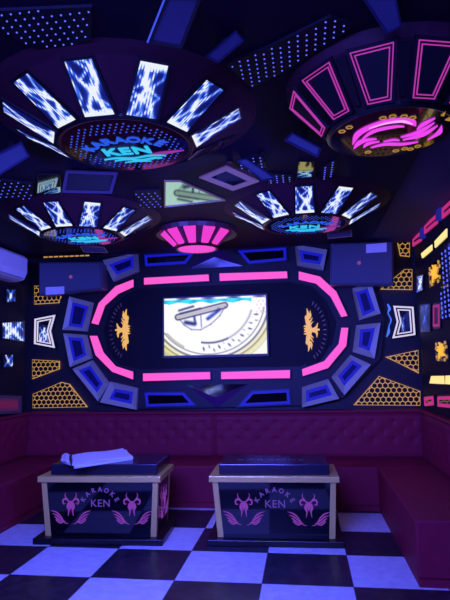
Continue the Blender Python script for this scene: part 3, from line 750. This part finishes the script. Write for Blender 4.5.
RI, RO, ZI, ZO = .36, .60, .010, .142        # heights relative to the disc at z = 2.60
def facet_plane(a, ri, ro, zi, zo, zoff=0):
    d = Vector((math.sin(a), -math.cos(a), 0)); b = (d*(ro-ri)+Vector((0, 0, zo-zi))).normalized(); tt = Vector((math.cos(a), math.sin(a), 0)); n = d*b.z-Vector((0, 0, 1))*b.dot(d)
    return Plane(d*ri+Vector((0, 0, zi+zoff)), tt, b, n), math.hypot(ro-ri, zo-zi)
DISC = Plane((0, 0, 0), (1, 0, 0), (0, -1, 0), (0, 0, -1))
def circ(r, n=40): return [(r*math.cos(2*math.pi*k/n), r*math.sin(2*math.pi*k/n)) for k in range(n)]
def shell(t, r_d, ro, zi, zo, top, mat=M_SHELL):
    MB().lathe([(r_d+.015, .012), (ro+.02, zo+.008), (ro+.06, zo+.022), (ro+.09, top), (.05, top)], 36).build('shell', mat, t)
    MB().lathe([(r_d-.01, 0), (r_d+.01, -.006), (r_d+.022, .004), (r_d+.022, .03), (.05, .03), (.05, 0)], 40, cap=False).build('disc_rim', M_BLACK, t)
    MB().prism(DISC, circ(r_d-.008), -.02, .002).build('disc', M_GLOSS, t)
TOP = ZM-2.60
FG = 'karaoke sign ceiling lamps'
F1 = thing('led_ceiling_lamp', 'large flower shaped ceiling lamp with KEN sign, nearest on the left', 'ceiling lamp', (0, 0, 0), FG)
shell(F1, .335, RO, ZI, ZO, TOP)
for k in range(-2, 5):
    a = -.555+.536*k; pl, ln = facet_plane(a, RI, RO, ZI, ZO)
    wi, wo = .142/2, .120/2
    qd = [(-wi, 0), (wi, 0), (wo, ln), (-wo, ln)]
    e = k+2; we = (None, 0, 0, 0, 1, 0, 0)[e] if e < 7 else None
    fr = MB().prism(pl, inset(qd, -.014), -.02, .004).build('panel_frame', M_BLACK, F1)
    pixels('led_panel', pl, qd, 20, 40, lightning(40+e, we, ln/.13), .0055, fr)
for k in range(5):
    a = -.555+.536*5+.05+k*.49; pl, ln = facet_plane(a, RI, RO, ZI, ZO)
    MB().prism(pl, [(-.075, .01), (.075, .01), (.09, ln), (-.09, ln)], -.02, .005).build('dark_panel', M_GLOSS, F1)
m_ = MB()
for i in range(-9, 10):
    for j in range(-9, 10):
        x, y = i*.031+(.0155 if j % 2 else 0), j*.031
        rr = math.hypot(x, y)
        if rr < .295 and (rr > .215 or abs(y) > .16) : m_.prism(DISC, hexpts((x, y), .0055), .002, .004)
m_.build('led_dots', glow('disc_dot', (54, 82, 215), 1), F1)['kind'] = 'stuff'
MB().arc_text(DISC, 'KARAOKE', .095, 0, -.167, .267, R(-44), R(44), .002, .007, 0, .002).build('arched_lettering', M_SKY, F1)['label'] = 'blue arched word KARAOKE'
MB().text(DISC, 'KEN', .125, -.01, -.045, .002, .007, 0, 0, .003, 1.05).build('name_lettering', M_CYAN, F1)['label'] = 'cyan word KEN'
m_ = MB()
for pts, w in (([(-.17, -.135), (-.09, -.125), (0, -.14), (.1, -.122), (.18, -.14)], [.006, .016, .01, .016, .004]), ([(-.12, -.165), (-.05, -.15), (.03, -.175), (.11, -.16), (.15, -.17)], [.005, .016, .014, .016, .004]), ([(-.07, -.195), (0, -.187), (.08, -.2)], [.004, .012, .004])):
    m_.ribbon(DISC, pts, w, .002, .007)
m_.build('flourish', M_CYAN, F1)['label'] = 'cyan squiggle under the lettering'
MB().ribbon(DISC, [(.1, -.105), (.18, -.1), (.29, -.085)], [.004, .03, .006], .002, .006).build('painted_reflection', glow('magenta_reflection', (150, 40, 150), 1), F1)  # magenta reflection on the disc, painted as a glowing ribbon
F1.location = (-.88, 2.65, 2.60)
dup(F1, (-1.887, 4.49, 2.60), 'flower shaped ceiling lamp far on the left above the left speaker')
dup(F1, (.061, 4.50, 2.60), 'flower shaped ceiling lamp far in the middle above the right gold bird')

# ---- neon bird lamp
TOP2 = ZM-2.53
F2 = thing('neon_ceiling_lamp', 'ceiling lamp with pink bird disc and pink neon outlines, nearest on the right', 'ceiling lamp', (0, 0, 0))
RI2, RO2, ZI2, ZO2 = .303, .449, .028, .195
MB().lathe([(.29, .012), (RO2+.0, ZO2-.012), (RO2+.02, ZO2+.004), (RO2+.04, TOP2), (.05, TOP2)], 36).build('shell', M_SHELL, F2)
MB().lathe([(.27, 0), (.285, -.006), (.298, .004), (.298, .04), (.05, .04), (.05, 0)], 40, cap=False).build('disc_rim', M_BLACK, F2)
MB().prism(DISC, circ(.275), -.02, .002).build('disc', M_GLOSS, F2)
for k in range(-1, 5):
    a = -.866+.579*k; pl, ln = facet_plane(a, RI2, RO2, ZI2, ZO2); pl = pl.up(.012)
    qd = [(-.049, 0), (.049, 0), (.088, ln), (-.088, ln)]
    fr = MB().prism(pl, inset(qd, -.014), -.025, .003).build('panel', M_SATIN, F2)
    n_ = MB(); n_.ring(pl, qd, inset(qd, .0045), .003, .008); n_.ring(pl, inset(qd, .0135), inset(qd, .018), .003, .008)
    n_.build('neon_outline', M_PINKD, fr)
    if k < 4:
        pl2, _ = facet_plane(a+.29, RI2, RO2, ZI2, ZO2)
        MB().prism(pl2.up(.012), [(-.012, .01), (.012, .01), (.024, ln), (-.024, ln)], -.02, .004).build('rib', M_BLACK, F2)
for k in range(4):
    a = -.866+.579*5+.05+k*.5; pl, ln = facet_plane(a, RI2, RO2, ZI2, ZO2)
    MB().prism(pl.up(.012), [(-.05, .0), (.05, .0), (.09, ln), (-.09, ln)], -.025, .003).build('dark_panel', M_GLOSS, F2)
b = MB()
for pts, w in (([(-.167, -.08), (-.15, .047), (-.073, .135), (.01, .16), (.07, .13), (.1, .085)], [.004, .034, .036, .034, .038, .004]),
               ([(-.126, -.02), (-.08, .06), (.003, .09), (.05, .085)], [.004, .024, .02, .003]),
               ([(-.157, -.134), (-.125, -.05), (-.058, -.036)], [.004, .034, .003]),
               ([(-.11, -.13), (-.09, -.085), (-.04, -.07)], [.004, .022, .003]),
               ([(.055, -.036), (.125, .005), (.178, .10)], [.006, .03, .003]),
               ([(.07, -.07), (.15, -.03), (.2, .065)], [.006, .03, .003]),
               ([(.115, .04), (.135, .1), (.17, .15)], [.004, .026, .003]),
               ([(.19, -.09), (.225, -.02), (.22, .06)], [.003, .024, .003]),
               ([(-.073, -.14), (-.005, -.11), (.08, -.125), (.15, -.11)], [.004, .024, .022, .003]),
               ([(-.02, -.075), (.025, -.062), (.055, -.075)], [.003, .014, .003])):
    MB().ribbon(DISC, pts, w, .002, .008).build('bird_feather', M_MAG, F2)['label'] = 'glowing magenta swirl of the bird'
b = MB()
b.ribbon(DISC, [(-.11, .105), (-.04, .145), (.03, .152), (.08, .115)], [.003, .014, .018, .003], .008, .011)
b.build('bird_highlight', M_PALE, F2)['label'] = 'pale pink painted highlight along the top of the bird'  # paler ribbon paints a highlight along the upper swirl
h = MB()
for x, y in ((-.06, .19), (-.02, .2), (.03, .19), (.07, .17), (-.2, .12), (-.23, .08), (.1, -.19), (.13, -.2), (.06, -.21), (.16, -.17), (-.08, -.2)):
    MB().ring(DISC, hexpts((x, y), .017), hexpts((x, y), .0135), .002, .006).build('hexagon_outline', glow('dim_amber', (190, 140, 60), .8), F2)
for tr_ in ([(.22, .12), (.26, .1), (.25, .17)], [(.19, .17), (.205, .165), (.2, .21)]): MB().prism(DISC, tr_, .002, .006).build('amber_shard', glow('dim_amber', (190, 140, 60), .8), F2)
F2.location = (.447, 2.567, 2.53)

# ---- pink lamp over the screen
F3 = thing('pink_ceiling_lamp', 'pink glowing bowl shaped ceiling lamp hanging near the back wall', 'ceiling lamp', (0, 0, 0))
r1, r2, z1, z2 = .21, .355, .012, .15
MB().lathe([(.205, .022), (r2, z2+.01), (r2+.045, z2-.012), (r2+.06, TOP), (.05, TOP)], 30).build('shell', pbr('wine_shell', (96, 44, 60), .4), F3)
MB().lathe([(.19, 0), (.205, -.006), (.215, .004), (.21, .03), (.05, .03), (.05, 0)], 32, cap=False).build('disc_rim', M_BLACK, F3)
MB().prism(DISC, circ(.185), -.02, .002).build('disc', M_LAMPPINK, F3)
for k in range(-2, 3):
    pl, ln = facet_plane(k*.545, r1, r2, z1, z2)
    qd = [(-.034, .014), (.034, .014), (.058, ln-.008), (-.058, ln-.008)]
    MB().prism(pl, qd, -.02, .008).build('shade_panel', M_LAMPPINK, F3)
F3.location = (-1.005, 5.22, 2.60)

# ---- panels of led dots around the lamps
DG = 'led dot panels on the ceiling'
def dotpanel(label, px, step=.036, r=.0036, row=1.0):
    q = CM.poly(px); c = (sum(p[0] for p in q)/len(q), sum(p[1] for p in q)/len(q))
    t = thing('led_dot_panel', label, 'led panel', CM.P(c[0], c[1], 0), DG)
    MB().prism(CM, q, 0, .012).build('panel', M_SATIN, t)
    m_ = MB(); dots(m_, CM, inset(q, .006), step, r, .012, .015, 0, row=row); o = m_.build('led_dots', M_DOT, t); o['kind'] = 'stuff'
dotpanel('led dot panel in the top left of the ceiling beyond the large KEN lamp', [(-4, 8), (92, 4), (91, 38), (58, 46), (28, 44), (-4, 24)])
dotpanel('led dot panel between the large KEN lamp and the neon bird lamp', [(226, 62), (270, 44), (330, 14), (352, 22), (330, 42), (290, 66), (252, 86)], .036, .0036)
dotpanel('led dot panel above the far middle lamp, left of the mirrored gold bird', [(268, 172), (293, 174), (293, 187), (268, 186)], .045, .0055)
dotpanel('led dot panel above the far middle lamp, right of the mirrored gold bird', [(321, 166), (337, 157), (336, 168), (326, 183), (321, 185)], .045, .0055)
dotpanel('led dot panel on the ceiling left, between the near and far left lamps', [(-2, 178), (33, 182), (33, 198), (-2, 197)], .05, .006, 1.4)
dotpanel('led dot panel left of the mirrored television picture', [(134, 190), (160, 188), (163, 206), (140, 207)], .05, .006, 1.4)
dotpanel('small led dot panel right of the large KEN lamp rim', [(243, 157), (266, 152), (262, 178), (238, 168)], .045, .0055, 1.2)

MG = 'mirror facets on the ceiling'
def mirror(label, px, fr=.012, fm=M_BLACK):
    q = CM.poly(px); c = (sum(p[0] for p in q)/len(q), sum(p[1] for p in q)/len(q)); t = thing('mirror_facet', label, 'mirror', CM.P(c[0], c[1], 0), MG)
    MB().ring(CM, q, inset(q, fr), 0, .012).build('frame', fm, t); MB().prism(CM, inset(q, fr), 0, .006).build('mirror', M_MIRROR, t)
mirror('triangular ceiling mirror reflecting the television, above the pink lamp', [(164, 206.5), (226, 199.5), (181, 180), (164, 180)], .012, M_GREY)
mirror('small triangular ceiling mirror beside the grey rhombus panel', [(250, 164), (266, 166), (263, 149)], .004)
mirror('small ceiling mirror reflecting the gold bird above the far middle lamp', [(296, 186), (316, 186), (314, 160), (298, 160)], .004)
mirror('small ceiling mirror reflecting the left white neon frame', [(36, 202), (62, 202), (60, 173), (38, 173)], .004)

# ---- tilted framed panels hung between the lamps
def hungpanel(label, px, depth, tilt, fw, mats, cat='ceiling panel', z=2.70, name='framed_ceiling_panel', grp='tilted panels hung from the ceiling'):
    cx = sum(p[0] for p in px)/4; cy_ = sum(p[1] for p in px)/4
    zp = Plane((0, 0, z), (1, 0, 0), (0, -1, 0), (0, 0, -1)); u, v = zp.px(cx, cy_); o = zp.P(u, v)
    ang = R(tilt[0]); n = Vector((math.sin(R(tilt[1]))*math.sin(ang), -math.cos(R(tilt[1]))*math.sin(ang), -math.cos(ang)))
    a = Vector((1, 0, 0)); a = (a-n*a.dot(n)).normalized(); pl = Plane(o, a, n.cross(a), n)
    q = pl.poly(px); t = thing(name, label, cat, o, grp)
    body = MB().taper(pl, inset(q, .03), -depth, q, -.004)
    # hanger block up to the ceiling sheet
    hb = o-n*depth*.7; body.box(hb.x-.02, hb.x+.02, hb.y-.01, hb.y+.03, hb.z, ZM)
    body.build('casing', mats[0], t)
    MB().ring(pl, q, inset(q, fw), -.004, .008).build('frame', mats[1], t)
    MB().prism(pl, inset(q, fw), -.004, .002).build('pane', mats[2], t)
    return t, pl
t, pl = hungpanel('grey framed rhombus panel hung between the pink lamp and the KEN lamp', [(199, 177), (226, 165.5), (259, 181), (233, 190)], .07, (25, 0), .035, (pbr('copper_case', (110, 66, 60), .4), M_GREY, M_GLOSS), z=2.66)
t, pl = hungpanel('dark framed panel hung high beside the top edge between the two near lamps', [(147, 42), (182, 48), (203, -6), (166, -6)], .05, (30, 10), .012, (M_BLACK, M_BLACK, pbr('violet_pane', (44, 40, 62), .25)), z=2.70)
st = MB(); st.ribbon(pl, pl.poly([(147.5, 41), (166, -6)]), [.006, .006], .008, .013, n=1); st.build('led_strip', M_STRIP, t)['label'] = 'thin blue led strip along its edge'
hungpanel('blue glowing slanted box hung beside the far rim of the neon bird lamp', [(284, 140), (292, 131), (322, 147), (318, 157)], .05, (30, -20), .012, (M_BLACK, M_DKBLUE, M_FACET), z=2.69)
hungpanel('blue glowing slanted box at the left photo edge under the near lamp', [(-6, 178), (-4, 154), (22, 141), (30, 156)], .05, (30, 15), .012, (M_BLACK, M_DKBLUE, M_FACET), z=2.68)
hungpanel('dark framed glossy panel hung behind the large KEN lamp', [(62, 192), (66, 170), (118, 172), (112, 193)], .06, (35, 0), .02, (M_SHELL, pbr('dim_frame', (70, 58, 76), .35), M_GLOSS), z=2.69)
hungpanel('blue slanted panel hung beside the grey rhombus panel', [(236, 160), (246, 158), (276, 178), (262, 180)], .04, (35, 20), .008, (M_BLACK, M_DKBLUE, M_FACET), z=2.72)
hungpanel('dim blue panel hung right of the top dark framed panel', [(206, 56), (236, 30), (244, 40), (218, 62)], .04, (20, 0), .006, (M_BLACK, M_DKBLUE, M_BLUED), z=2.74)
hungpanel('blue panel at the top photo edge above the neon bird lamp', [(360, -6), (396, -6), (402, 25), (386, 33)], .04, (15, -10), .008, (M_BLACK, M_DKBLUE, M_BLUED), z=2.74)

for lb_, px_ in (('small grey plate hung under the far middle lamp at its right', [(327, 231.5), (352, 229), (352, 236), (328, 238.5)]), ('small grey plate hung under the far left lamp at its right', [(80, 245.5), (104, 247), (108, 252.5), (84, 252)])):
    hungpanel(lb_, px_, .03, (35, 0), .006, (M_BLACK, M_GREY, pbr('dull_plate', (84, 78, 104), .5)), z=2.66, name='ceiling_plate', grp='grey plates hung under the far lamps')

SPL = Plane((0, 5.9, 0), (1, 0, 0), (0, 0, 1), (0, -1, 0))
t = thing('amber_dash_strip', 'thin broken amber strip glowing above the left speaker', 'light strip', SPL.P(*SPL.px(44, 258), 0))
m_ = MB(); q = SPL.poly([(43, 259), (93, 257)])
for k in range(9): m_.prism(SPL, SPL.poly([(44.5+k*5.2, 258.2-k*.2), (48.4+k*5.2, 258-k*.2), (48.4+k*5.2, 256.8-k*.2), (44.5+k*5.2, 257-k*.2)]), .02, .026)
MB().prism(SPL, [q[0], q[1], (q[1][0], 2.7775), (q[0][0], 2.7775)], 0, .02).build('backing', M_BLACK, t)
m_.build('amber_dashes', M_YEL, t)['kind'] = 'stuff'
# ------------------------------------------------------------------ light
w = bpy.data.worlds.new('world'); w.use_nodes = True; SC.world = w
w.node_tree.nodes['Background'].inputs['Color'].default_value = (.02, .015, .09, 1); w.node_tree.nodes['Background'].inputs['Strength'].default_value = 1
def area_light(name, loc, target, size, power, col, spread=180):
    l = bpy.data.lights.new(name, 'AREA'); l.shape = 'RECTANGLE'; l.size, l.size_y = size; l.energy = power; l.color = col
    o = bpy.data.objects.new(name, l); COL.objects.link(o); o.location = loc
    o.rotation_euler = (Vector(target)-Vector(loc)).to_track_quat('-Z', 'Y').to_euler(); l.spread = R(spread); return o
BLUE = (.085, .10, 1.0)
area_light('rear_blue_fill', (-.8, .4, 2.6), (-.9, 5.0, .4), (2.4, .6), 150, BLUE)  # unseen area light standing in for the room's blue lighting
area_light('overhead_blue_fill', (-1.0, 1.35, 2.7), (-1.0, 4.3, 0), (1.6, .4), 98, BLUE, 84)  # no fixture here: added out of view as overhead blue light

area_light('right_blue_fill', (.95, 1.9, 1.85), (-3.2, 5.7, 2.25), (.4, .4), 34, BLUE, 62)  # unseen fill added to brighten the air conditioner, speakers and frames
area_light('left_blue_fill', (-2.7, 1.6, 1.85), (1.0, 6.2, 2.15), (.4, .4), 34, BLUE, 58)  # matching fill added out of view for the right speaker and frames
area_light('upward_blue_fill', (-1.0, .3, .25), (-.9, 4.6, 2.8), (2.0, .3), 10, (.2, .09, 1.0))  # added from below to lift the dark ceiling; stands for no lamp

vs = SC.view_settings; vs.view_transform = 'Standard'; vs.look = 'None'; vs.gamma = 1; vs.exposure = 0; vs.use_curve_mapping = False
try:
    SC.cycles.use_denoising = True; SC.cycles.max_bounces = 8; SC.cycles.sample_clamp_indirect = 3
except Exception: pass
